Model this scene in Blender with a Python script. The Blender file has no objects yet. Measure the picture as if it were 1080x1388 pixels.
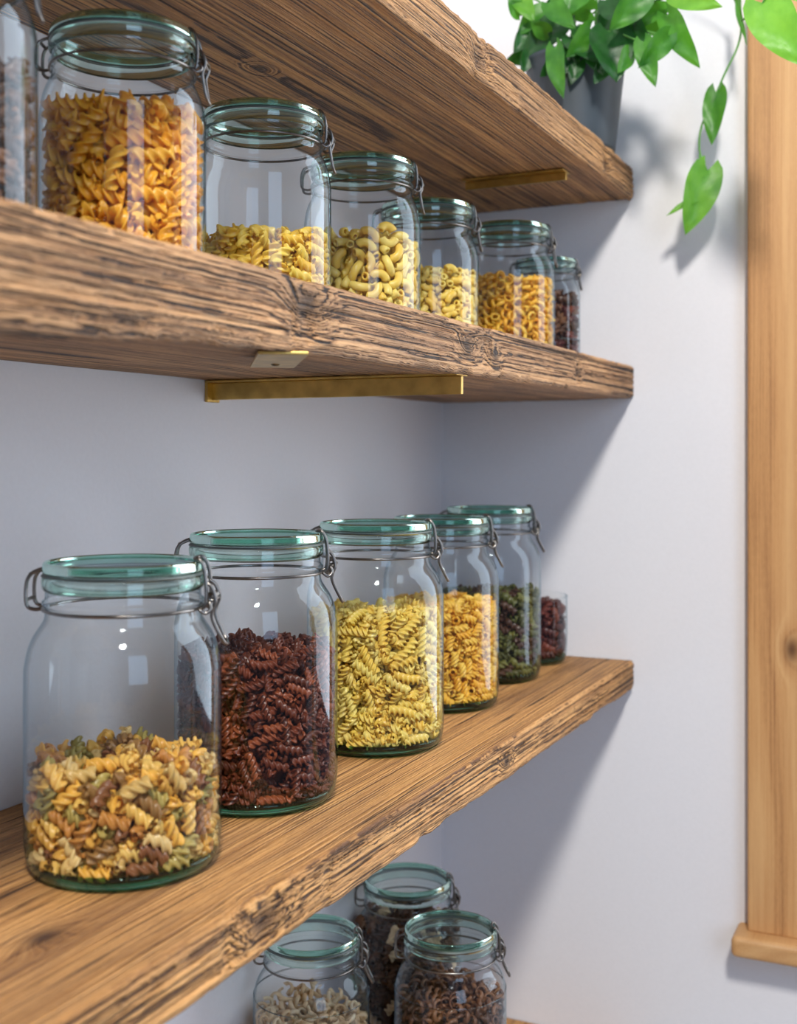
import bpy, math, random
import numpy as np
from mathutils import Vector, Matrix, Quaternion, noise
C = bpy.context.scene.collection
PI = math.pi
PSI = math.radians(25.4)
cs, sn = math.cos(PSI), math.sin(PSI)
D = 1.314; F = 0.330; B = 0.565      # end wall, shelf front, back wall

def P(px, py, X):
    fx = (px-540)/1600.0; uy = (615-py)/1600.0
    v = Vector((cs+sn*fx, sn-cs*fx, uy))
    return v*(X/v.x)

# ---------------------------------------------------------------- mesh helpers
def link(name, me, mat=None, parent=None):
    o = bpy.data.objects.new(name, me); C.objects.link(o)
    if mat is not None:
        for m in (mat if isinstance(mat, (list, tuple)) else [mat]): me.materials.append(m)
    if parent is not None: o.parent = parent
    return o
def mesh(name, vs, fs, mat=None, parent=None, smooth=True):
    me = bpy.data.meshes.new(name); me.from_pydata([tuple(v) for v in vs], [], fs); me.validate(); me.update()
    if smooth: me.polygons.foreach_set('use_smooth', [True]*len(me.polygons))
    return link(name, me, mat, parent)
def thing(name, label, cat, loc=(0,0,0), rz=0, group=None):
    o = bpy.data.objects.new(name, None); C.objects.link(o); o.empty_display_size = .02
    o.location = loc; o.rotation_euler = (0,0,rz); o['label'] = label; o['category'] = cat
    if group: o['group'] = group
    return o
def tag(o, label, cat, group=None, kind=None):
    o['label'] = label; o['category'] = cat
    if group: o['group'] = group
    if kind: o['kind'] = kind
    return o
def catmull(pts, n=4):
    out = []; m = len(pts)
    for i in range(m-1):
        p0 = pts[max(i-1,0)]; p1 = pts[i]; p2 = pts[i+1]; p3 = pts[min(i+2,m-1)]
        for k in range(n):
            t = k/n
            out.append(tuple(.5*((2*b)+(-a+c)*t+(2*a-5*b+4*c-d)*t*t+(-a+3*b-3*c+d)*t**3) for a,b,c,d in zip(p0,p1,p2,p3)))
    out.append(tuple(pts[-1])); return out
def lathe(prof, seg=72, closed=False):
    vs=[]; fs=[]; n=len(prof)
    for r,z in prof:
        for k in range(seg):
            a=2*PI*k/seg; vs.append((max(r,1e-5)*math.cos(a), max(r,1e-5)*math.sin(a), z))
    for i in range(n if closed else n-1):
        j=(i+1)%n
        for k in range(seg):
            l=(k+1)%seg; fs.append((i*seg+k, i*seg+l, j*seg+l, j*seg+k))
    return vs, fs
def tube(paths, r=.0009, seg=8, sub=4, cyc=False):
    vs=[]; fs=[]
    for path in paths:
        pts=[Vector(p) for p in (catmull(path, sub) if sub>1 else path)]
        n=len(pts); base=len(vs); up=None
        for i,p in enumerate(pts):
            t=(pts[min(i+1,n-1)]-pts[max(i-1,0)]).normalized()
            if up is None: up=t.orthogonal().normalized()
            up=(up-t*up.dot(t)).normalized(); w=t.cross(up)
            rr = r(i/(n-1)) if callable(r) else r
            for k in range(seg):
                a=2*PI*k/seg; vs.append(p+(up*math.cos(a)+w*math.sin(a))*rr)
        for i in range(n-1):
            for k in range(seg):
                l=(k+1)%seg; b=base+i*seg
                fs.append((b+k,b+l,b+seg+l,b+seg+k))
        fs.append(tuple(base+k for k in range(seg))[::-1]); fs.append(tuple(base+(n-1)*seg+k for k in range(seg)))
    return vs, fs
def box(x0,x1,y0,y1,z0,z1):
    vs=[(x,y,z) for x in (x0,x1) for y in (y0,y1) for z in (z0,z1)]
    fs=[(0,1,3,2),(4,6,7,5),(0,4,5,1),(2,3,7,6),(0,2,6,4),(1,5,7,3)]
    return vs,fs
def boxes(lst):
    vs=[];fs=[]
    for b in lst:
        v,f=box(*b); n=len(vs); vs+=v; fs+=[tuple(i+n for i in q) for q in f]
    return vs,fs
def bevel(o,w,s=3):
    m=o.modifiers.new('bevel','BEVEL'); m.width=w; m.segments=s; m.limit_method='ANGLE'; return o

# ---------------------------------------------------------------- materials
class NT:
    def __init__(s, name):
        s.m=bpy.data.materials.new(name); s.m.use_nodes=True; s.t=s.m.node_tree; s.t.nodes.clear()
        s.out=s.t.nodes.new('ShaderNodeOutputMaterial')
    def n(s, typ, ins=None, **kw):
        nd=s.t.nodes.new(typ)
        for k,v in kw.items(): setattr(nd,k,v)
        for k,v in (ins or {}).items(): s.set(nd.inputs[k], v)
        return nd
    def set(s, sock, v):
        if isinstance(v, bpy.types.NodeSocket): s.t.links.new(v, sock)
        else: sock.default_value = v
    def math(s, op, a, b=None, c=None):
        nd=s.t.nodes.new('ShaderNodeMath'); nd.operation=op; s.set(nd.inputs[0],a)
        if b is not None: s.set(nd.inputs[1],b)
        if c is not None: s.set(nd.inputs[2],c)
        return nd.outputs[0]
    def mix(s, f, a, b, blend='MIX'):
        nd=s.t.nodes.new('ShaderNodeMix'); nd.data_type='RGBA'; nd.blend_type=blend
        s.set(nd.inputs[0],f); s.set(nd.inputs[6],a); s.set(nd.inputs[7],b); return nd.outputs[2]
    def ramp(s, f, stops):
        nd=s.t.nodes.new('ShaderNodeValToRGB'); s.set(nd.inputs[0],f); e=nd.color_ramp.elements
        while len(e)<len(stops): e.new(.5)
        for i,(p,c) in enumerate(stops): e[i].position=p; e[i].color=(*c,1) if len(c)==3 else c
        return nd.outputs[0]
    def vscale(s, v, sc):
        nd=s.t.nodes.new('ShaderNodeVectorMath'); nd.operation='MULTIPLY'; s.set(nd.inputs[0],v); nd.inputs[1].default_value=sc; return nd.outputs[0]
    def noise(s, v, scale=1, detail=3, rough=.5, dim='3D', dist=0):
        nd=s.t.nodes.new('ShaderNodeTexNoise'); nd.noise_dimensions=dim
        if dim=='1D': s.set(nd.inputs['W'],v)
        else: s.set(nd.inputs['Vector'],v)
        nd.inputs['Scale'].default_value=scale; nd.inputs['Detail'].default_value=detail; nd.inputs['Roughness'].default_value=rough; nd.inputs['Distortion'].default_value=dist
        return nd.outputs[0]
    def done(s, sh): s.t.links.new(sh, s.out.inputs[0]); return s.m

def simple(name, col, rough=.5, metal=0, bump=0, bscale=100, var=.0, **kw):
    t=NT(name); p=t.n('ShaderNodeBsdfPrincipled'); p.inputs['Roughness'].default_value=rough; p.inputs['Metallic'].default_value=metal
    co=t.n('ShaderNodeTexCoord').outputs['Object']; nz=t.noise(co,bscale,3)
    c2=tuple(x*(1-var) for x in col); c1=tuple(min(1,x*(1+var)) for x in col)
    t.set(p.inputs['Base Color'], t.ramp(nz,[(.3,c2),(.7,c1)]))
    if bump:
        b=t.n('ShaderNodeBump',{'Height':nz,'Strength':bump,'Distance':.001}); t.set(p.inputs['Normal'],b.outputs[0])
    for k,v in kw.items(): p.inputs[k.replace('_',' ')].default_value=v
    return t.done(p.outputs[0])

def wood(name, y0, z0, knots, light, mid, dark, axis='X', freq=520, contrast=1.0, bumpd=.0028, rough=.60, warp=.007, cracks=.94, sawn=.0):
    t=NT(name); co=t.n('ShaderNodeTexCoord').outputs['Object']
    sep=t.n('ShaderNodeSeparateXYZ',{0:co}); 
    if axis=='X': gx,gy,gz=sep.outputs
    else: gz,gy,gx=sep.outputs
    cmb=t.n('ShaderNodeCombineXYZ',{0:gx,1:gy,2:gz}).outputs[0]
    low=t.noise(t.vscale(cmb,(1.5,6,6)),1,2)
    low2=t.noise(t.vscale(cmb,(9,50,50)),1,2)
    dy=t.math('MULTIPLY',t.math('SUBTRACT',gy,y0),.8); dz=t.math('SUBTRACT',gz,z0)
    r=t.math('SQRT',t.math('ADD',t.math('MULTIPLY',dy,dy),t.math('MULTIPLY',dz,dz)))
    r=t.math('ADD',r,t.math('MULTIPLY',low,warp)); r=t.math('ADD',r,t.math('MULTIPLY',low2,.0008))
    kd=None
    for (kx,ky,kz,s,A) in knots:
        sub=t.n('ShaderNodeVectorMath',operation='SUBTRACT'); t.set(sub.inputs[0],cmb); sub.inputs[1].default_value=(kx,ky,kz)
        ln=t.n('ShaderNodeVectorMath',operation='LENGTH'); t.set(ln.inputs[0],t.vscale(sub.outputs[0],(.6,1,1)))
        d=t.math('DIVIDE',ln.outputs['Value'],s)
        g=t.math('EXPONENT',t.math('MULTIPLY',t.math('MULTIPLY',d,d),-1.0))
        r=t.math('ADD',r,t.math('MULTIPLY',g,A))
        g2=t.math('EXPONENT',t.math('MULTIPLY',t.math('MULTIPLY',d,d),-3.2))
        kd=g2 if kd is None else t.math('MAXIMUM',kd,g2)
    band=t.noise(t.math('MULTIPLY',r,freq),1,2,.6,'1D')
    wide=t.noise(t.math('MULTIPLY',r,freq*.16),1,2,.5,'1D')
    fib=t.noise(t.vscale(cmb,(6,700,700)),1,3,.6)
    crack=t.noise(t.vscale(cmb,(5,260,260)),1,4,.6)
    patch=t.noise(t.vscale(cmb,(4,22,22)),1,5,.65)
    grit=t.noise(t.vscale(cmb,(140,600,600)),1,3,.7)
    v=t.math('ADD',t.math('MULTIPLY',band,.42),t.math('MULTIPLY',fib,.34)); v=t.math('ADD',v,t.math('MULTIPLY',wide,.12)); v=t.math('ADD',v,t.math('MULTIPLY',grit,.12))
    w=.11/contrast
    col=t.ramp(v,[(.5-w*1.05,dark),(.5-w*.35,mid),(.5+w*.6,light)])
    pa=.60 if sawn>0 else .25
    col=t.mix(t.ramp(patch,[(.45,(0,0,0)),(.66,(1,1,1))]), col, t.mix(pa,col,(dark[0]*1.15,dark[1]*1.2,dark[2]*1.35,1)))
    cr=t.ramp(crack,[(.33,(1,1,1)),(.375,(0,0,0))])
    blk=(dark[0]*.30,dark[1]*.28,dark[2]*.26,1)
    col=t.mix(t.math('MULTIPLY',cr,cracks), col, blk)
    h=t.math('SUBTRACT',t.math('ADD',t.math('MULTIPLY',band,.8),t.math('MULTIPLY',fib,.7)),t.math('MULTIPLY',cr,cracks))
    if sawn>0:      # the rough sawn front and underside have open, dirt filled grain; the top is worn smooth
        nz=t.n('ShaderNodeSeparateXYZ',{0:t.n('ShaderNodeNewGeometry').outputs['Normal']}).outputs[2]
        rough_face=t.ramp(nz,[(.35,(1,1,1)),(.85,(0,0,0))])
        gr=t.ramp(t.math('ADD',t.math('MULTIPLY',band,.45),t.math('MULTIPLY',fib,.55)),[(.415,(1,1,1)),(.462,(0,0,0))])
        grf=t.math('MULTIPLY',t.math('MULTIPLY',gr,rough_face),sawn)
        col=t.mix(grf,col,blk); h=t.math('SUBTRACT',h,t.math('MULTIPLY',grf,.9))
    if kd is not None: col=t.mix(t.math('MULTIPLY',kd,.94), col, (dark[0]*.32,dark[1]*.28,dark[2]*.26,1))
    h=t.math('ADD',h,t.math('MULTIPLY',grit,.25))
    b=t.n('ShaderNodeBump',{'Height':h,'Strength':1.0,'Distance':bumpd})
    p=t.n('ShaderNodeBsdfPrincipled',{'Base Color':col,'Roughness':rough,'Normal':b.outputs[0]})
    return t.done(p.outputs[0])

def thin_glass(name, centre, edge, base=.04, k=.8):
    t=NT(name); lw=t.n('ShaderNodeLayerWeight'); lw.inputs['Blend'].default_value=.5; f=lw.outputs['Facing']
    f5=t.math('POWER',f,3.6); refl=t.math('MINIMUM',t.math('ADD',t.math('MULTIPLY',f5,k),base),.85)
    col=t.ramp(f,[(0,centre),(.66,centre),(.85,tuple(.5*a+.5*c for a,c in zip(centre,edge))),(.95,edge)])
    tr=t.n('ShaderNodeBsdfTransparent',{'Color':col}); gl=t.n('ShaderNodeBsdfGlossy',{'Color':(.80,.92,1,1),'Roughness':.04})
    mx=t.n('ShaderNodeMixShader',{0:refl,1:tr.outputs[0],2:gl.outputs[0]}); return t.done(mx.outputs[0])
def solid_glass(name, col, rough=.01):
    t=NT(name); g=t.n('ShaderNodeBsdfGlass',{'Color':(*col,1),'Roughness':rough,'IOR':1.45}); return t.done(g.outputs[0])

M={}
M['wall']=simple('wall_paint',(.79,.79,.82),.85,bump=.15,bscale=260,var=.012)
M['floor']=simple('floor_paint',(.42,.38,.34),.6,var=.1,bscale=8)
M['glass']=thin_glass('clear_jar_glass',(.99,.995,.99),(.04,.09,.10))
M['pane']=thin_glass('lid_pane_glass',(.82,.93,.89),(.40,.64,.56),.08,.40)
M['lid']=solid_glass('green_lid_glass',(.64,.87,.79))
M['rim']=solid_glass('rim_glass',(.86,.95,.92))
M['base']=solid_glass('base_glass',(.48,.80,.68))
M['gasket']=simple('gasket',(.12,.14,.13),.4,var=.05)
M['wire']=simple('steel_wire',(.22,.205,.19),.28,1,var=.2,bscale=300)
M['brass']=simple('brass',(.56,.37,.11),.36,1,bump=.2,bscale=60,var=.25)
M['screw']=simple('screw_steel',(.25,.2,.12),.4,1)
M['pot']=simple('pot_ceramic',(.036,.050,.064),.5,var=.15,bscale=30,bump=.1)
M['soil']=simple('soil',(.05,.03,.02),.9,var=.4,bscale=200,bump=.5)

# ---------------------------------------------------------------- room
def struct(o): o['kind']='structure'; return o
struct(mesh('wall_left',*box(-1.6,D+.12,B,B+.12,-1.3,1.5),M['wall'],smooth=False))
struct(mesh('wall_right',*boxes([(D,D+.12,.125,B,-1.3,1.5),(D,D+.12,-2.0,-.80,-1.3,1.5),(D,D+.12,-.80,.125,-1.3,-.515),(D,D+.12,-.80,.125,1.1,1.5)]),M['wall'],smooth=False))
struct(mesh('floor',*box(-1.6,D+.12,-2.0,B+.12,-1.36,-1.3),M['floor'],smooth=False))
pine=wood('pine_casing',.20,1.22,[(-.205,.158,1.292,.014,.014)],(.66,.38,.16),(.56,.29,.11),(.34,.155,.055),axis='Z',freq=170,contrast=.62,bumpd=.0003,rough=.5,warp=.02,cracks=.0)
win=bpy.data.objects.new('window_1',None); C.objects.link(win); win.location=(0,0,0); win['kind']='structure'
bevel(mesh('casing',*box(D-.022,D,.115,.2035,-.508,1.19),pine,win,smooth=False),.003)
bevel(mesh('casing',*box(D-.022,D,-.88,-.79,-.508,1.19),pine,win,smooth=False),.003)
pineh=wood('pine_sill',.1,-.62,[],(.65,.38,.165),(.56,.30,.115),(.40,.19,.07),axis='X',freq=60,contrast=.5,bumpd=.0002,rough=.5,cracks=0)
bevel(mesh('sill',*box(D-.045,D+.09,-.90,.217,-.529,-.507),pineh,win,smooth=False),.006,4)
bevel(mesh('head_casing',*box(D-.022,D,-.79,.115,1.1,1.19),pineh,win,smooth=False),.003)

# ---------------------------------------------------------------- boards
def interp(tab,x):
    return float(np.interp(x,[a for a,_ in tab],[b for _,b in tab]))
def board(label, zt, zb, mat, seed, bow=None, dents=(), x0=-.05, x1=D-.0015):
    NX=460; vs=[]; fs=[]
    y0,y1=F,B-.001; rc=.003
    for i in range(NX+1):
        x=x0+(x1-x0)*i/NX; ring=[]
        dzb=interp(bow,x) if bow else 0
        edge=noise.noise((x*9,seed,0))*.0025+noise.noise((x*45,seed,3))*.0022+noise.noise((x*150,seed,3))*.0014
        edge2=noise.noise((x*8,seed+9,0))*.0035+noise.noise((x*40,seed+9,3))*.0024+noise.noise((x*140,seed+9,3))*.0014
        fr=y0
        dent=0
        for (dx,dw,dd) in dents: dent+=dd*math.exp(-((x-dx)/dw)**2)
        def bz(y):
            t=max(0,1-(y-y0)/.13); return zb+dzb*t*t
        zlo=bz(y0)+edge2*.6; zhi=zt
        rt=.0022+abs(edge)+dent*.8; rb=.0030+abs(edge2)
        NF=44
        for k in range(NF+1):
            t=k/NF; z=zlo+rb+(zhi-rt-zlo-rb)*t
            wz=z+noise.noise((x*4,seed,z*20))*.0012
            g=noise.noise((x*2.5,seed*3,wz*600))*.0018+noise.noise((x*6,seed,wz*300))*.0016+noise.noise((x*3,seed,z*20))*.0018+noise.noise((x*60,seed,wz*300))*.0008
            ring.append((x,fr+abs(g)+dent*.7*math.sin(PI*min(1,max(0,t)))**.5+.0002,z))
        yf=ring[-1][1]; yb=ring[0][1]
        for k in range(1,5):
            a=k/4*PI/2; ring.append((x,yf+rt*(1-math.cos(a)),zhi-rt+rt*math.sin(a)))
        ys=yf+rt
        for k in range(1,41):
            y=ys+(y1-ys)*k/40; g=noise.noise((x*6,y*120,seed))*.0010
            ring.append((x,y,zt-abs(g)*(1 if k<40 else 0)))
        ring.append((x,y1,(zt+zb)/2))
        for k in range(0,41):
            y=y1+(yb+rb-y1)*k/40; g=noise.noise((x*6,y*140,seed+5))*.0014
            ring.append((x,y,bz(y)+abs(g)))
        for k in range(1,4):
            a=k/4*PI/2; ring.append((x,yb+rb*(1-math.sin(a)),zlo+rb-rb*math.cos(a)+0))
        vs+=ring; n=len(ring)
    for i in range(NX):
        for k in range(n):
            l=(k+1)%n; fs.append((i*n+k,(i+1)*n+k,(i+1)*n+l,i*n+l))
    fs.append(tuple(range(n))); fs.append(tuple(NX*n+k for k in range(n))[::-1])
    o=mesh('wall_shelf',vs,fs,mat); tag(o,label,'shelf','reclaimed wooden shelf boards'); return o
W1=((.72,.385,.145),(.46,.215,.072),(.12,.048,.017))
W2=((.68,.38,.170),(.40,.19,.074),(.080,.034,.013))
W3=((.74,.385,.130),(.50,.235,.068),(.15,.060,.019))
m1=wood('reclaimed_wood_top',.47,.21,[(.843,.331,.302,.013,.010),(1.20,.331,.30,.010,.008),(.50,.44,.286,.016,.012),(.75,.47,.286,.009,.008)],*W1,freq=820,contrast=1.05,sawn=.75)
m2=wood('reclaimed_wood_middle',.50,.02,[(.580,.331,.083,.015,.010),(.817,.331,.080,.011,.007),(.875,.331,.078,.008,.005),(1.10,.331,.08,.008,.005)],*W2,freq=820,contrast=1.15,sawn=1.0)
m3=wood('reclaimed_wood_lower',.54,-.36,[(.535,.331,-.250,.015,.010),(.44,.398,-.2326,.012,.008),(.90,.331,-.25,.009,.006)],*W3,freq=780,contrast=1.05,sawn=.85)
m4=wood('reclaimed_wood_bottom',.45,-.75,[],*W3,freq=420)
Z1t,Z2t,Z3t,Z4t=.322,.0985,-.2326,-.665
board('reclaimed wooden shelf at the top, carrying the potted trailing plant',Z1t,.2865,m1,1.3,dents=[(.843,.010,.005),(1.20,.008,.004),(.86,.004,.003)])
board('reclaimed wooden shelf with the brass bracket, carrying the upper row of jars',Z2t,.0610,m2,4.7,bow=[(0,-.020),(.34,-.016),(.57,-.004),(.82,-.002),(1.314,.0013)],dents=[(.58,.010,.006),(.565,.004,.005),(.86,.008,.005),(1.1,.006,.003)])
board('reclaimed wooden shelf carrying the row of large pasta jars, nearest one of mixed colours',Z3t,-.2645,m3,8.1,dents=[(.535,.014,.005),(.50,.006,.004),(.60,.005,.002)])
board('lowest wooden shelf, only its far corner showing beneath three jars',Z4t,-.70,m4,12.9)

# ---------------------------------------------------------------- brackets
def bracket(X, zs, y_front, y_back, label, drop=.016):
    t=thing('shelf_bracket',label,'bracket',(X,y_back,zs),0,'brass shelf brackets')
    L=y_front-y_back
    bevel(mesh('arm',*box(-.002,.002,L,-.002,-drop,-.002),M['brass'],t,smooth=False),.0006,2)
    bevel(mesh('flange',*box(-.011,.011,L,-.002,-.002,0),M['brass'],t,smooth=False),.0006,2)
    if y_back>B-.01: bevel(mesh('wall_plate',*box(-.009,.009,-.003,0,-drop-.002,-.0),M['brass'],t,smooth=False),.0006,2)
    for yy in (L*.25,L*.75):
        v,f=lathe([(0,-.0038),(.002,-.0036),(.0032,-.0026),(.0034,-.0018)],20)
        mesh('screw',[(a+.0065,b+yy,c) for a,b,c in v],f,M['screw'],t)
bracket(.824,.0608,.338,B,'brass bracket under the middle shelf, arm running from wall to front edge')
bracket(1.15,.2863,.358,.47,'short brass strip bracket under the top shelf, above the far jars',.010)
t=thing('brass_plate','flat brass plate on the front underside of the middle shelf','plate',(.603,.366,.0553),math.radians(35))
bevel(mesh('plate',*box(-.052,.050,-.014,.014,-.0006,.0012),M['brass'],t,smooth=False),.0004,2)
v,f=lathe([(0,-.0018),(.002,-.0016),(.003,-.0006)],16); mesh('screw',[(a+.02,b,c) for a,b,c in v],f,M['screw'],t)

# ---------------------------------------------------------------- jars
RZ=PSI-PI/2
def ring_torus(R,z,r,seg=72,k=8):
    return lathe([(R+r*math.cos(2*PI*i/k),z+r*math.sin(2*PI*i/k)) for i in range(k)],seg,True)
def jar(X,Y,Z,R,H,label,group,turn=0,nr=.775,name='clip_top_jar'):
    t=thing(name,label,'jar',(X,Y,Z),RZ+turn,group)
    s=R/.055; rn=R*nr; rl=rn+R*.022
    def h(a): return H-a*s
    def lr(q): return R+(rn-R)*q
    prof=[(R*.84,.0008),(R*.92,.002),(R*.972,.007),(R*.997,.016),(R,.026),(R,(H-.06)*.5),(R,h(.066)),(lr(.05),h(.0570)),(lr(.20),h(.0485)),(lr(.46),h(.0415)),(lr(.74),h(.0365)),(lr(.94),h(.0325)),(rn,h(.0285)),(rn,h(.0255)),(rn+.0016,h(.0238)),(rn+.0016,h(.022)),(rn,h(.020)),(rn,h(.010))]
    mesh('body',*lathe(catmull(prof,4),80),M['glass'],t)
    mesh('base',*lathe([(0,.0012),(R*.6,.0012),(R*.86,.0003),(R*.93,.0022),(R*.968,.0075),(R*.955,.0095),(R*.90,.0065),(R*.8,.005),(0,.0045)],72),M['base'],t)
    mesh('rim',*lathe(catmull([(rn-.0018,h(.0160)),(rn-.0003,h(.0165)),(rn+.0016,h(.0145)),(rn+.0020,h(.0105)),(rn+.001,h(.0080)),(rn-.002,h(.0080)),(rn-.0022,h(.0105)),(rn-.0018,h(.0160))],3)[:-1],72,True),M['rim'],t)
    mesh('gasket',*lathe([(rn-.002,h(.0077)),(rn+.0022,h(.0077)),(rl+.0002,h(.0075)),(rl+.0002,h(.0067)),(rn-.002,h(.0067))],72,True),M['gasket'],t)
    ring=catmull([(rl-.0026*s,h(.0030)),(rl-.0024*s,h(.0010)),(rl-.0017*s,h(0)),(rl-.0007*s,h(.0002)),(rl,h(.0014)),(rl+.0002,h(.0030)),(rl+.0005,h(.0052)),(rl-.0008*s,h(.0062)),(rl-.0020*s,h(.0062)),(rl-.0026*s,h(.0052)),(rl-.0026*s,h(.0030))],3)[:-1]
    v1,f1=lathe(ring,72,True); v2,f2=lathe([(0,h(.0014)),(rl*.4,h(.0014)),(rl-.0025*s,h(.0014))],72)
    n1=len(v1); lid=mesh('lid',v1+v2,f1+[tuple(i+n1 for i in q) for q in f2],[M['lid'],M['pane']],t)
    lid.data.polygons.foreach_set('material_index',[0]*len(f1)+[1]*(len(lid.data.polygons)-len(f1)))
    mesh('neck_wire',*ring_torus(rn+.0012,h(.0265),.0010*s),M['wire'],t)
    def sc(paths,sg=1): return [[(x,y*s,z) for x,y,z in p] for p in paths]
    W=.00110*s; ro=max(R,rl+.006*s)
    coil=[(rl+.0060*s+.0022*s*math.cos(a),-.0055+.011*a/(2*PI*4),h(.0205)+.0022*s*math.sin(a)) for a in [2*PI*4*i/40 for i in range(41)]]
    cl=mesh('clasp',*tube(sc([
        [(rn+.001,-.008,h(.0265)),(rn+.004*s,-.0085,h(.025)),(rl+.0035*s,-.0085,h(.016)),(rl+.0022*s,-.0078,h(.004)),(rl-.001,-.0070,H+.0011),(rl-.0035*s,-.005,H+.0011),(rl-.004*s,0,H+.0011),(rl-.0035*s,.005,H+.0011),(rl-.001,.0070,H+.0011),(rl+.0022*s,.0078,h(.004)),(rl+.0035*s,.0085,h(.016)),(rn+.004*s,.0085,h(.025)),(rn+.001,.008,h(.0265))],
        [(rn+.001,-.0115,h(.0265)),(rn+.0045*s,-.011,h(.029)),(rn+.0075*s,-.010,h(.0265)),(rn+.006*s,-.009,h(.0225)),(rn+.004*s,-.008,h(.0255))],
        [(rn+.001,.0115,h(.0265)),(rn+.0045*s,.011,h(.029)),(rn+.0075*s,.010,h(.0265)),(rn+.006*s,.009,h(.0225)),(rn+.004*s,.008,h(.0255))],
        coil]),W,sub=3),M['wire'],t)
    mesh('lever',*tube(sc([[(rl+.003*s,-.0065,h(.012)),(rl+.0065*s,-.0070,h(.015)),(rl+.0085*s,-.0072,h(.022)),(rl+.0065*s,-.0070,h(.028)),(rl+.0070*s,-.0065,h(.034)),(ro+.0020*s,-.005,h(.045)),(ro+.0035*s,0,h(.0475)),(ro+.0020*s,.005,h(.045)),(rl+.0070*s,.0065,h(.034)),(rl+.0065*s,.0070,h(.028)),(rl+.0085*s,.0072,h(.022)),(rl+.0065*s,.0070,h(.015)),(rl+.003*s,.0065,h(.012))],
        [(rl+.0085*s,-.0072,h(.021)),(rl+.0095*s,0,h(.021)),(rl+.0085*s,.0072,h(.021))]]),W),M['wire'],cl)
    mesh('hinge',*tube(sc([
        [(-rn-.001,-.008,h(.0265)),(-rl-.004*s,-.0082,h(.0270)),(-rl-.0085*s,-.008,h(.0245)),(-rl-.0088*s,-.0075,h(.013)),(-rl-.006*s,-.007,h(.0070)),(-rl+.0003,-.006,h(.0042))],
        [(-rn-.001,.008,h(.0265)),(-rl-.004*s,.0082,h(.0270)),(-rl-.0085*s,.008,h(.0245)),(-rl-.0088*s,.0075,h(.013)),(-rl-.006*s,.007,h(.0070)),(-rl+.0003,.006,h(.0042))],
        [(-rl-.0088*s,-.008,h(.022)),(-rl-.0095*s,0,h(.022)),(-rl-.0088*s,.008,h(.022))],
        [(-rl-.0065*s,-.0075,h(.0073)),(-rl-.007*s,0,h(.007)),(-rl-.0065*s,.0075,h(.0073))]]),W),M['wire'],t)
    return t

# ---------------------------------------------------------------- pasta
def fusilli(L=.021,R=.0038,turns=1.6,lobes=3,th=.0012,steps=22,hub=.34):
    prof=[]
    for k in range(lobes):
        a=2*PI*k/lobes; d=(math.cos(a),math.sin(a)); p=(-d[1],d[0])
        prof.append((d[0]*R*hub-p[0]*th*.6, d[1]*R*hub-p[1]*th*.6))
        prof.append((d[0]*R*.88-p[0]*th*.6, d[1]*R*.88-p[1]*th*.6))
        prof.append((d[0]*R, d[1]*R))
        prof.append((d[0]*R*.88+p[0]*th*.6, d[1]*R*.88+p[1]*th*.6))
        prof.append((d[0]*R*hub+p[0]*th*.6, d[1]*R*hub+p[1]*th*.6))
    n=len(prof); vs=[]; fs=[]
    for i in range(steps+1):
        t=i/steps; a=turns*2*PI*t; c,s=math.cos(a),math.sin(a)
        bend=.0012*math.sin(PI*t)
        for x,y in prof: vs.append((x*c-y*s+bend,x*s+y*c,(t-.5)*L))
    for i in range(steps):
        for k in range(n):
            l=(k+1)%n; fs.append((i*n+k,i*n+l,(i+1)*n+l,(i+1)*n+k))
    for k in range(lobes):
        for base,fl in ((0,1),(steps*n,0)):
            q=[base+k*5+j for j in range(5)]
            a4=(q[0],q[1],q[3],q[4])
            fs.append(a4 if not fl else a4[::-1])
    return np.array(vs),fs
def elbow(L=.016,r=.0033,ri=.0021,arc=2.6,steps=10,seg=10,rings=0):
    Rc=L/2/math.sin(min(arc/2,PI/2)); vs=[];fs=[]
    for rad in (r,ri):
        for i in range(steps+1):
            a=-arc/2+arc*i/steps; c=(Rc*math.cos(a)-Rc*.6,0,Rc*math.sin(a)); u=(math.cos(a),0,math.sin(a))
            for k in range(seg):
                b=2*PI*k/seg; rr=rad*(1+(.07 if (k%2 and rad==r) else 0))
                vs.append((c[0]+u[0]*rr*math.cos(b),rr*math.sin(b),c[2]+u[2]*rr*math.cos(b)))
    o=(steps+1)*seg
    for i in range(steps):
        for k in range(seg):
            l=(k+1)%seg
            fs.append((i*seg+k,i*seg+l,(i+1)*seg+l,(i+1)*seg+k)[::-1]); fs.append((o+i*seg+k,o+i*seg+l,o+(i+1)*seg+l,o+(i+1)*seg+k))
    for i in (0,steps):
        for k in range(seg):
            l=(k+1)%seg; q=(i*seg+k,i*seg+l,o+i*seg+l,o+i*seg+k); fs.append(q if i==0 else q[::-1])
    return np.array(vs),fs
def ringlet(L=.014,R=.0042,turns=1.6,w=.0019,steps=20):   # curly ribbon coil
    vs=[];fs=[]; seg=6
    for i in range(steps+1):
        t=i/steps; a=turns*2*PI*t; c=np.array((R*math.cos(a),R*math.sin(a),(t-.5)*L)); u=np.array((math.cos(a),math.sin(a),0))
        for k in range(seg):
            b=2*PI*k/seg; vs.append(tuple(c+u*w*.6*math.cos(b)+np.array((0,0,1))*w*1.15*math.sin(b)))
    for i in range(steps):
        for k in range(seg):
            l=(k+1)%seg; fs.append((i*seg+k,i*seg+l,(i+1)*seg+l,(i+1)*seg+k))
    return np.array(vs),fs
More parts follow.
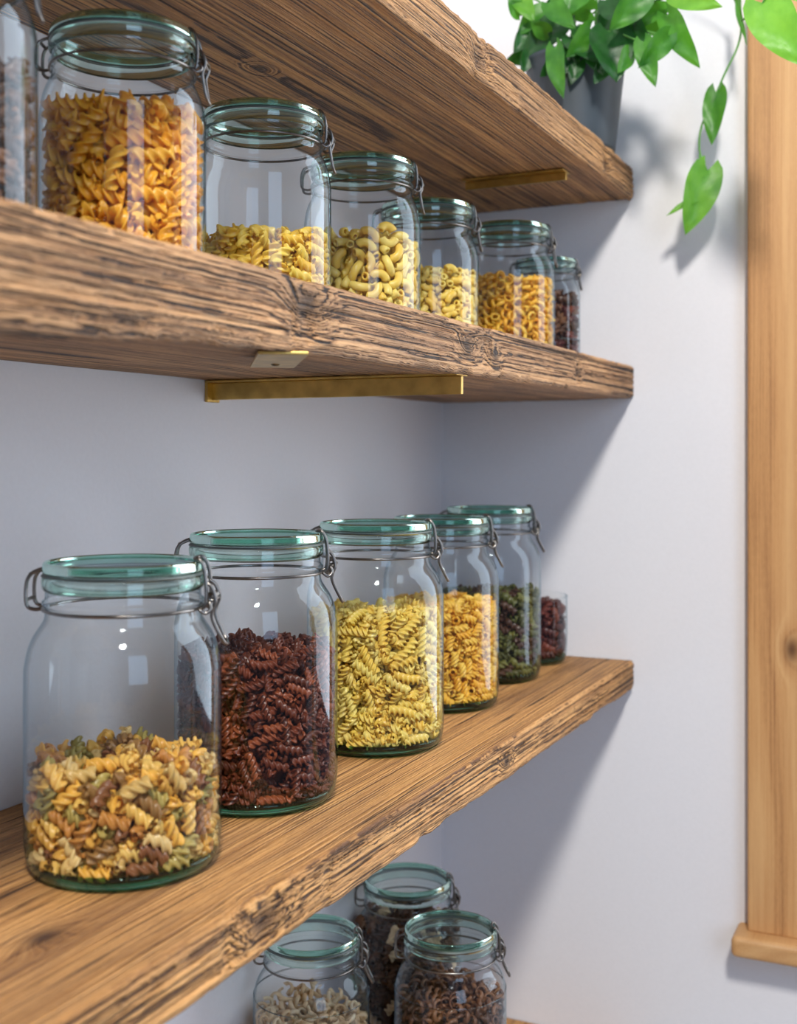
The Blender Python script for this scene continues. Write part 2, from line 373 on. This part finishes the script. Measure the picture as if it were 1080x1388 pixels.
SH={'fusilli':(fusilli(.0175,.0046,.95,3,.0023,20),.0041,.0175),
    'twist':(fusilli(.0165,.0043,.90,3,.0022,22,.36),.0039,.0165),
    'tight':(fusilli(.023,.0041,1.7,3,.0020,28),.0038,.023),
    'tiny':(fusilli(.018,.0034,1.45,3,.0017,22),.0032,.018),
    'long':(fusilli(.025,.0049,1.25,3,.0019,26),.0044,.025),
    'elbow':(elbow(.0125,.0033,.0020,2.3),.0043,.0125),
    'short':(fusilli(.013,.0040,.8,4,.0016,12,.5),.0039,.013),
    'small':(elbow(.010,.0030,.0018,2.0,8,8),.0038,.010),'curl':(ringlet(),.0046,.013)}
def pack(R,h,shape,seed,frac=.76,iters=60,z0=.007,mound=.004):
    rng=np.random.default_rng(seed); rad,L=SH[shape][1],SH[shape][2]; hl=max(L/2-rad*.6,.001)
    rc=max(R-.020,0); hc=h-.018
    vol=PI*R*R*(h-z0)-(PI*rc*rc*max(hc-z0,0)); n=int(frac*vol/(PI*rad*rad*L))
    ang=rng.uniform(0,2*PI,n*4); rr=R*np.sqrt(rng.uniform(0,1,n*4)); z=rng.uniform(z0+rad,h,n*4)
    keep=~((rr<rc)&(z<hc)); c=np.stack([rr*np.cos(ang),rr*np.sin(ang),z],1)[keep][:n]; n=len(c)
    d=rng.normal(size=(n,3)); d[:,2]*=.75; d/=np.linalg.norm(d,axis=1)[:,None]
    ph=rng.uniform(0,6,3)
    for it in range(iters):
        S=np.concatenate([c-d*hl,c,c+d*hl]); own=np.tile(np.arange(n),3)
        A=S.astype(np.float32); q=(A*A).sum(1); d2=q[:,None]+q[None]-2*A@A.T
        i,j=np.where(np.triu(d2<(2*rad)**2,1)); m=own[i]!=own[j]; i=i[m]; j=j[m]
        v=S[i]-S[j]; ln=np.linalg.norm(v,axis=1)+1e-7; push=v/ln[:,None]*((2*rad-ln)*.28)[:,None]
        dS=np.zeros_like(S); np.add.at(dS,i,push); np.add.at(dS,j,-push)
        S=S+dS; S[:,2]-=.00012
        r=np.hypot(S[:,0],S[:,1])+1e-9; lim=R-rad*1.02
        k=np.minimum(1,lim/r); S[:,0]*=k; S[:,1]*=k
        inside=(r<rc)&(S[:,2]<hc)
        side=inside&((rc-r)<(hc-S[:,2])); f=np.where(side,1+.3*(rc/np.maximum(r,.004)-1),1); S[:,0]*=f; S[:,1]*=f
        S[:,2]=np.where(inside&~side,S[:,2]+.3*(hc-S[:,2]),S[:,2])
        top=h-rad*.4+mound*np.sin(S[:,0]*70+ph[0])*np.cos(S[:,1]*60+ph[1])
        S[:,2]=np.where(S[:,2]>top,S[:,2]+.5*(top-S[:,2]),S[:,2])
        S[:,2]=np.maximum(S[:,2],z0+rad)
        a,mid,b=S[:n],S[n:2*n],S[2*n:]; c=(a+mid+b)/3; d=b-a; d/=np.linalg.norm(d,axis=1)[:,None]+1e-9
    return c,d,rng
def frames(d,rng):
    n=len(d); up=rng.normal(size=(n,3)); x=np.cross(d,up); x/=np.linalg.norm(x,axis=1)[:,None]; y=np.cross(d,x)
    return np.stack([x,y,d],2)   # columns
def fastmesh(name, V, Fq, midx, mats):
    me=bpy.data.meshes.new(name); me.vertices.add(len(V)); me.vertices.foreach_set('co',V.astype(np.float32).ravel())
    nl=Fq.size; me.loops.add(nl); me.loops.foreach_set('vertex_index',Fq.astype(np.int32).ravel())
    me.polygons.add(len(Fq)); me.polygons.foreach_set('loop_start',np.arange(0,nl,4,dtype=np.int32))
    try: me.polygons.foreach_set('loop_total',np.full(len(Fq),4,dtype=np.int32))
    except Exception: pass
    me.polygons.foreach_set('use_smooth',np.ones(len(Fq),dtype=bool)); 
    for m in mats: me.materials.append(m)
    me.polygons.foreach_set('material_index',midx.astype(np.int32)); me.update(calc_edges=True); me.validate()
    o=bpy.data.objects.new(name,me); C.objects.link(o); return o
pm_cache={}
def pasta_mat(col):
    if col not in pm_cache:
        t=NT('pasta_dough'); co=t.n('ShaderNodeTexCoord').outputs['Object']; nz=t.noise(co,90,3)
        cc=t.ramp(nz,[(.3,tuple(x*.90 for x in col)),(.7,tuple(min(1,x*1.10) for x in col))])
        p=t.n('ShaderNodeBsdfPrincipled',{'Base Color':cc,'Roughness':.33})
        tr=t.n('ShaderNodeBsdfTranslucent',{'Color':cc}); mx=t.n('ShaderNodeMixShader',{0:.34,1:p.outputs[0],2:tr.outputs[0]})
        pm_cache[col]=t.done(mx.outputs[0])
    return pm_cache[col]
shared={}
def fill(X,Y,Z,R,h,shape,cols,seed,name,label,core=None,single=0,slabel=None,group=None,frac=.76,cnames=None,mound=.004):
    c,d,rng=pack(R-.0015,h,shape,seed,frac,mound=mound); Rm=frames(d,rng); n=len(c)
    ci=rng.integers(0,len(cols),n); mats=[pasta_mat(k) for k in cols]
    V0,F0=SH[shape][0]; F0=np.array(F0)
    ind=np.array([],int)
    if single:
        vd=np.array([-cs,-sn]); r=np.hypot(c[:,0],c[:,1])
        face=(c[:,0]*vd[0]+c[:,1]*vd[1])/R
        score=np.maximum(face, (c[:,2]-h+.012)/.012*.8+face*.2)+.8*(r/R>.75)
        ind=np.argsort(-score)[:single]
        for i in ind:
            key=(shape,cols[ci[i]])
            if key not in shared:
                me=bpy.data.meshes.new(name); me.from_pydata([tuple(v) for v in V0],[],[tuple(int(q) for q in f) for f in F0]); me.validate()
                me.polygons.foreach_set('use_smooth',[True]*len(me.polygons)); me.materials.append(mats[ci[i]]); me.update(); shared[key]=me
            o=bpy.data.objects.new(name,shared[key]); C.objects.link(o)
            o.matrix_world=Matrix.Translation(Vector((X,Y,Z))+Vector(c[i]))@Matrix(Rm[i].tolist()).to_4x4()
            cn=cnames[ci[i]]; tag(o,slabel%cn,'pasta',group%cn)
    rest=np.setdiff1d(np.arange(n),ind)
    Va=np.einsum('nij,mj->nmi',Rm[rest],V0)+c[rest][:,None,:]
    Fa=F0[None]+(np.arange(len(rest))*len(V0))[:,None,None]
    mi=np.repeat(ci[rest],len(F0)); Va=Va.reshape(-1,3); Fa=Fa.reshape(-1,4)
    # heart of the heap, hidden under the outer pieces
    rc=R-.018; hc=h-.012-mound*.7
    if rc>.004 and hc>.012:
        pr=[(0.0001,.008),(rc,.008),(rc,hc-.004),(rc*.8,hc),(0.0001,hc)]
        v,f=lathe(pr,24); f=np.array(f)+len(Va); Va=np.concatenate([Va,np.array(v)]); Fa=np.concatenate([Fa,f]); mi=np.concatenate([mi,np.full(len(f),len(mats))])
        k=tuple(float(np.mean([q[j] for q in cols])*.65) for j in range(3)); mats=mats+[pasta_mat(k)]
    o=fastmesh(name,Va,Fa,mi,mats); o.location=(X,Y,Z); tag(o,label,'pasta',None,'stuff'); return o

YEL=[(1.0,.70,.11),(1.0,.66,.09),(1.0,.75,.15)]
PALE=[(1.0,.74,.16),(1.0,.70,.13),(1.0,.79,.23)]
ORA=[(1.0,.52,.045),(1.0,.48,.035),(1.0,.57,.065)]
GOLD=[(1.0,.62,.08),(1.0,.57,.06),(1.0,.68,.12)]
MAR=[(.21,.048,.018),(.13,.032,.013),(.33,.085,.030),(.17,.040,.016)]
MIX=[(.92,.55,.10),(.78,.44,.08),(.93,.60,.14),(.88,.66,.28),(.76,.52,.17),(.42,.34,.09),(.28,.11,.04),(.92,.52,.08),(.62,.28,.06),(.92,.64,.18),(.38,.20,.06),(.56,.44,.12)]
MIXN=['amber','deep amber','amber','cream','tan','olive','brown','golden amber','rust orange','pale gold','tan brown','pale olive']
DGR=[(.12,.13,.03),(.09,.095,.022),(.20,.20,.045),(.09,.04,.022)]
DRD=[(.20,.045,.030),(.27,.065,.035),(.12,.03,.025)]
DBR=[(.17,.07,.03),(.24,.11,.05),(.10,.042,.02)]
BEI=[(.92,.74,.48),(.82,.62,.36),(.95,.80,.56)]
GL='large clip top jars on the lower shelf'; GU='clip top jars on the upper shelf'; GB='clip top jars on the bottom shelf'
# lower row
def jarfill(X,Y,Z,R,H,h,shape,cols,seed,jl,pl,g,turn=0,**kw):
    jar(X,Y,Z,R,H,jl,g,turn,.85 if g==GU else .79)
    fill(X,Y,Z,R,h,shape,cols,seed,kw.pop('pname','pasta'),pl,**kw)
J=[(.541,.430),(.683,.431),(.850,.424),(1.013,.437),(1.156,.444)]
jarfill(*J[0],Z3t,.055,.172,.064,'twist',MIX,11,'nearest large jar, a third full of mixed colour spirals','mixed colour pasta spirals heaped inside the nearest large jar',GL,0,
        pname='fusilli_pasta',single=150,slabel='%s pasta spiral in the nearest jar of mixed colours',group='%s spirals in the nearest large jar',cnames=MIXN,mound=.007)
jarfill(*J[1],Z3t,.055,.179,.106,'tiny',MAR,12,'large jar of dark maroon spirals, second from the left on lower shelf','dark maroon pasta spirals filling the second large jar',GL,.1,
        pname='fusilli_pasta',single=150,slabel='%s pasta spiral in the second large jar on the lower shelf',group='%s spirals in the second large jar',cnames=['maroon','dark maroon','reddish brown','dark red'],mound=.006)
jarfill(*J[2],Z3t,.055,.178,.112,'tight',PALE,13,'large jar of pale yellow spirals, third from the left on lower shelf','pale yellow fine spirals in the third large jar',GL,0)
jarfill(*J[3],Z3t,.054,.174,.100,'short',GOLD,14,'large jar of golden ridged pasta between pale yellow and dark green jars','golden ridged short pasta in the fourth large jar',GL,0)
jarfill(*J[4],Z3t,.054,.177,.092,'fusilli',DGR,15,'large jar of dark green pasta at far end of lower shelf','dark green pasta in the farthest large jar',GL,0)
# small open jar at the far end
t=thing('open_jar','small lidless glass jar of dark red pasta beside the end wall','jar',(1.262,.434,Z3t),0)
mesh('body',*lathe(catmull([(.031,.0006),(.036,.002),(.039,.010),(.040,.03),(.040,.06),(.040,.071),(.0405,.0735),(.0395,.0745),(.0385,.072)],4),64),M['glass'],t)
mesh('base',*lathe([(0,.001),(.031,.001),(.036,.0022),(.038,.008),(.034,.006),(0,.0045)],64),M['base'],t)
fill(1.262,.434,Z3t,.0395,.070,'fusilli',DRD,16,'pasta','dark red pasta in the small lidless jar')
# upper row
jarfill(.412,.440,Z2t,.0475,.150,.09,'fusilli',DBR,21,'upper shelf jar of dark brown pasta, cut off by the photo left edge','dark brown pasta in the leftmost upper jar',GU,.1)
jarfill(.553,.440,Z2t,.0475,.146,.103,'long',ORA,22,'upper shelf jar nearly full of golden orange long spirals','golden orange long spirals in an upper jar',GU,.0,mound=.006)
jarfill(.706,.440,Z2t,.0475,.139,.055,'twist',YEL,23,'upper shelf jar with a low layer of yellow spirals','low layer of yellow spirals in an upper jar',GU,0)
jarfill(.856,.439,Z2t,.0475,.138,.078,'elbow',PALE,24,'upper shelf jar of pale yellow elbow macaroni, above the brass bracket','pale yellow elbow macaroni in an upper jar',GU,.0)
jarfill(.987,.440,Z2t,.0475,.128,.068,'small',PALE,25,'shorter upper shelf jar of small pale macaroni, fourth full jar in view','small pale macaroni in the shorter upper jar',GU,.0)
jarfill(1.148,.420,Z2t,.0475,.135,.082,'curl',GOLD,26,'upper shelf jar of curly golden pasta beside the last small jar','curly golden pasta in the upper jar near the end',GU,.0)
jarfill(1.243,.411,Z2t,.0375,.114,.077,'fusilli',DRD+DBR,27,'smallest upper shelf jar of dark red pasta against the end wall','dark red pasta in the smallest upper jar',GU,.0)
# bottom shelf
jarfill(.971,.410,Z4t,.050,.243,.190,'curl',DBR,31,'bottom shelf jar of dark brown curls, front right of three','dark brown curls in the front right bottom jar',GB,0)
jarfill(1.085,.505,Z4t,.054,.236,.200,'fusilli',DBR+DBR+BEI[:1],32,'bottom shelf jar of brown and beige pasta, behind the other two','brown and beige pasta in the rear bottom jar',GB,0)
jarfill(.885,.503,Z4t,.050,.254,.190,'curl',BEI,33,'bottom shelf jar of pale cream pasta, leftmost of three','pale cream pasta in the leftmost bottom jar',GB,0)

# ---------------------------------------------------------------- plant
pot=(1.235,.375,Z1t)
pl=thing('potted_plant','trailing heart leaved plant in a dark grey pot on the top shelf','plant',pot)
mesh('pot',*lathe(catmull([(0.0001,0),(.036,0),(.041,.001),(.043,.006),(.048,.05),(.053,.092),(.0545,.098),(.0545,.102),(.052,.103),(.050,.098),(.048,.088),(0.0001,.088)],2),64),M['pot'],pl)
mesh('soil',*lathe([(0.0001,.0935),(.025,.0932),(.0505,.0915)],40),M['soil'],pl)
def leafmat(name,c1,c2,tc,tf):
    t=NT(name); co=t.n('ShaderNodeTexCoord').outputs['Object']; nz=t.noise(co,60,4); col=t.ramp(nz,[(.3,c1),(.7,c2)])
    b=t.n('ShaderNodeBump',{'Height':nz,'Strength':.5,'Distance':.002})
    p=t.n('ShaderNodeBsdfPrincipled',{'Base Color':col,'Roughness':.42,'Normal':b.outputs[0]}); tr=t.n('ShaderNodeBsdfTranslucent',{'Color':(*tc,1)})
    mx=t.n('ShaderNodeMixShader',{0:tf,1:p.outputs[0],2:tr.outputs[0]}); return t.done(mx.outputs[0])
LM=[leafmat('leaf_dark',(.004,.040,.006),(.016,.11,.013),(.03,.25,.02),.18),leafmat('leaf_mid',(.015,.13,.010),(.08,.30,.022),(.14,.45,.03),.28),leafmat('leaf_bright',(.08,.30,.02),(.18,.46,.04),(.22,.50,.04),.28)]
pv=Vector(pot); LV=[];LF=[];LI=[]
def leaf(b,tip,w,mi,X,X2=None,cup=.25,tilt=0):
    p0=P(b[0],b[1],X); p1=P(tip[0],tip[1],X2 if X2 else X-.01)
    ax=p1-p0; L=ax.length; ax.normalize(); view=(-(p0)).normalized()
    side=ax.cross(view).normalized(); side=(Quaternion(ax,tilt)@side); nor=side.cross(ax).normalized()
    if nor.dot(view)<0: nor=-nor
    W=w/1600*(p0.x*cs+p0.y*sn)*.5; n0=len(LV); NU,NV=14,8
    mx=max((u**.40)*((1-u)**.95) for u in [i/60 for i in range(61)])
    for i in range(NU+1):
        u=i/NU; hw=W*((u+.012)**.40)*((1-u)**.95)/mx
        for j in range(NV+1):
            v=j/NV*2-1
            back=-.20*L*abs(v)**1.3*(1-u)**3
            z=cup*W*(abs(v)**1.2)*hw/W - .14*L*u*u + .015*L*math.sin(u*9+v*3)+.03*W*math.cos(abs(v)*6+u*14)
            LV.append(p0+ax*(u*L+back)+side*(v*hw)+nor*z-pv)
    for i in range(NU):
        for j in range(NV):
            a=n0+i*(NV+1)+j; LF.append((a,a+1,a+NV+2,a+NV+1)); LI.append(mi)
stems=[]
root=Vector((0,0,.09))
def petiole(b,X,off=(0,0)):
    p=P(b[0],b[1],X)-pv; r=root+Vector((off[0],off[1],0)); m=(p+r)/2+Vector((0,0,.025)); stems.append([r,m,p])
CL=[((762,26),(700,84),42,0,1.20),((735,64),(684,88),32,0,1.21),((752,66),(758,130),30,1,1.17),((800,14),(742,-12),38,1,1.20),
    ((826,44),(838,106),62,0,1.17),((872,58),(886,114),30,1,1.16),((905,22),(942,90),36,1,1.17),((848,28),(915,4),34,1,1.18),
    ((776,50),(826,84),36,0,1.18),((702,-8),(722,26),28,2,1.19),((745,4),(776,36),30,1,1.17),((872,-8),(828,40),40,1,1.15),
    ((915,-6),(975,8),30,2,1.15),((905,48),(868,92),32,1,1.16),((790,82),(728,72),32,0,1.20),((842,4),(806,56),38,0,1.19),
    ((760,4),(728,48),34,0,1.22),((880,22),(922,58),34,1,1.19),((812,50),(796,82),28,0,1.19),((720,40),(696,70),26,0,1.2),
    ((735,15),(700,45),30,1,1.2),((800,40),(770,78),32,1,1.175),((856,30),(880,70),34,0,1.18),
    ((790,-10),(760,20),34,1,1.18),((822,0),(846,30),34,0,1.17),((720,70),(708,98),22,0,1.2),
    ((705,20),(690,-6),24,1,1.19),((860,-20),(905,-12),34,1,1.16),((742,44),(718,30),26,1,1.19),
    ((778,66),(766,98),24,0,1.185),((800,68),(816,100),24,0,1.18),((852,70),(840,98),26,1,1.17),((748,84),(734,104),20,0,1.19),
    ((784,84),(774,112),22,0,1.185),((822,86),(806,112),24,0,1.18)]
for k,(b,tp,w,mi,X) in enumerate(CL):
    leaf(b,tp,w,mi,X,tilt=random.Random(k).uniform(-.6,.6)); petiole(b,X,(random.Random(k+50).uniform(-.02,.02),random.Random(k+90).uniform(-.02,.02)))
VX=1.262
leaf((971,126),(962,193),32,1,VX,tilt=.3); leaf((958,231),(932,316),48,2,VX,tilt=-.2); leaf((942,272),(902,288),14,2,VX,tilt=.9)
leaf((1034,4),(1086,86),62,2,1.08,1.07,tilt=.1); leaf((1050,-40),(1090,0),40,2,1.08); leaf((1000,-20),(1002,58),14,1,VX-.01,tilt=.9)
vine=[root+Vector((.0,-.02,.0))]+[P(x,y,X)-pv for x,y,X in [(820,-60,1.2),(900,-110,1.21),(965,-70,1.23),(992,-10,VX),(1004,30,VX),(1000,62,VX),(982,100,VX),(971,126,VX),(951,170,VX),(948,205,VX),(958,231,VX)]]
stems.append(vine)
stems.append([P(x,y,X)-pv for x,y,X in [(948,210,VX),(950,245,VX),(942,272,VX)]])
stems.append([P(x,y,X)-pv for x,y,X in [(900,-110,1.21),(960,-130,1.14),(1010,-80,1.1),(1040,-40,1.08),(1034,4,1.08),(1005,28,1.10)]])
fo=mesh('foliage',LV,LF,LM,pl); fo.data.polygons.foreach_set('material_index',LI)
mesh('stem',*tube(stems,.0011,6,4),simple('stem_green',(.10,.30,.05),.5),pl)

# ---------------------------------------------------------------- light, world, camera
def area(name,loc,target,sx,sy,e,col):
    l=bpy.data.lights.new(name,'AREA'); l.shape='RECTANGLE'; l.size=sx; l.size_y=sy; l.energy=e; l.color=col
    o=bpy.data.objects.new(name,l); C.objects.link(o); o.location=loc
    d=Vector(target)-Vector(loc); o.rotation_euler=d.to_track_quat('-Z','Y').to_euler(); return o
T=Vector((1.3,.35,-.1)); dr=Vector((1.25,.48,-1))
area('key_daylight',T-dr*1.5,T,.20,.28,46,(1,.95,.88))
area('window_daylight',(D+.10,-.34,.30),(0,-.1,.1),.85,1.4,16,(.86,.92,1))
area('room_window',(-.65,-1.25,.35),(.8,.4,-.1),.80,1.5,15,(.58,.76,1))
w=bpy.data.worlds.new('world'); bpy.context.scene.world=w; w.use_nodes=True; nt=w.node_tree; bg=nt.nodes['Background']
tc=nt.nodes.new('ShaderNodeTexCoord'); sp=nt.nodes.new('ShaderNodeSeparateXYZ'); rp=nt.nodes.new('ShaderNodeValToRGB')
nt.links.new(tc.outputs['Generated'],sp.inputs[0]); nt.links.new(sp.outputs[2],rp.inputs[0]); nt.links.new(rp.outputs[0],bg.inputs[0])
e=rp.color_ramp.elements; e[0].position=0; e[0].color=(.40,.40,.50,1); e[1].position=.8; e[1].color=(.60,.73,1,1)
bg.inputs[1].default_value=.37
cam=bpy.data.cameras.new('camera'); co=bpy.data.objects.new('camera',cam); C.objects.link(co)
co.location=(0,0,0); co.rotation_euler=(PI/2,0,PSI-PI/2)
cam.sensor_fit='HORIZONTAL'; cam.sensor_width=36; cam.lens=1600/1080*36; cam.shift_y=-79/1080; cam.clip_start=.01
cam.dof.use_dof=True; cam.dof.focus_distance=.84; cam.dof.aperture_fstop=10
bpy.context.scene.camera=co
bpy.context.scene.view_settings.view_transform='Standard'
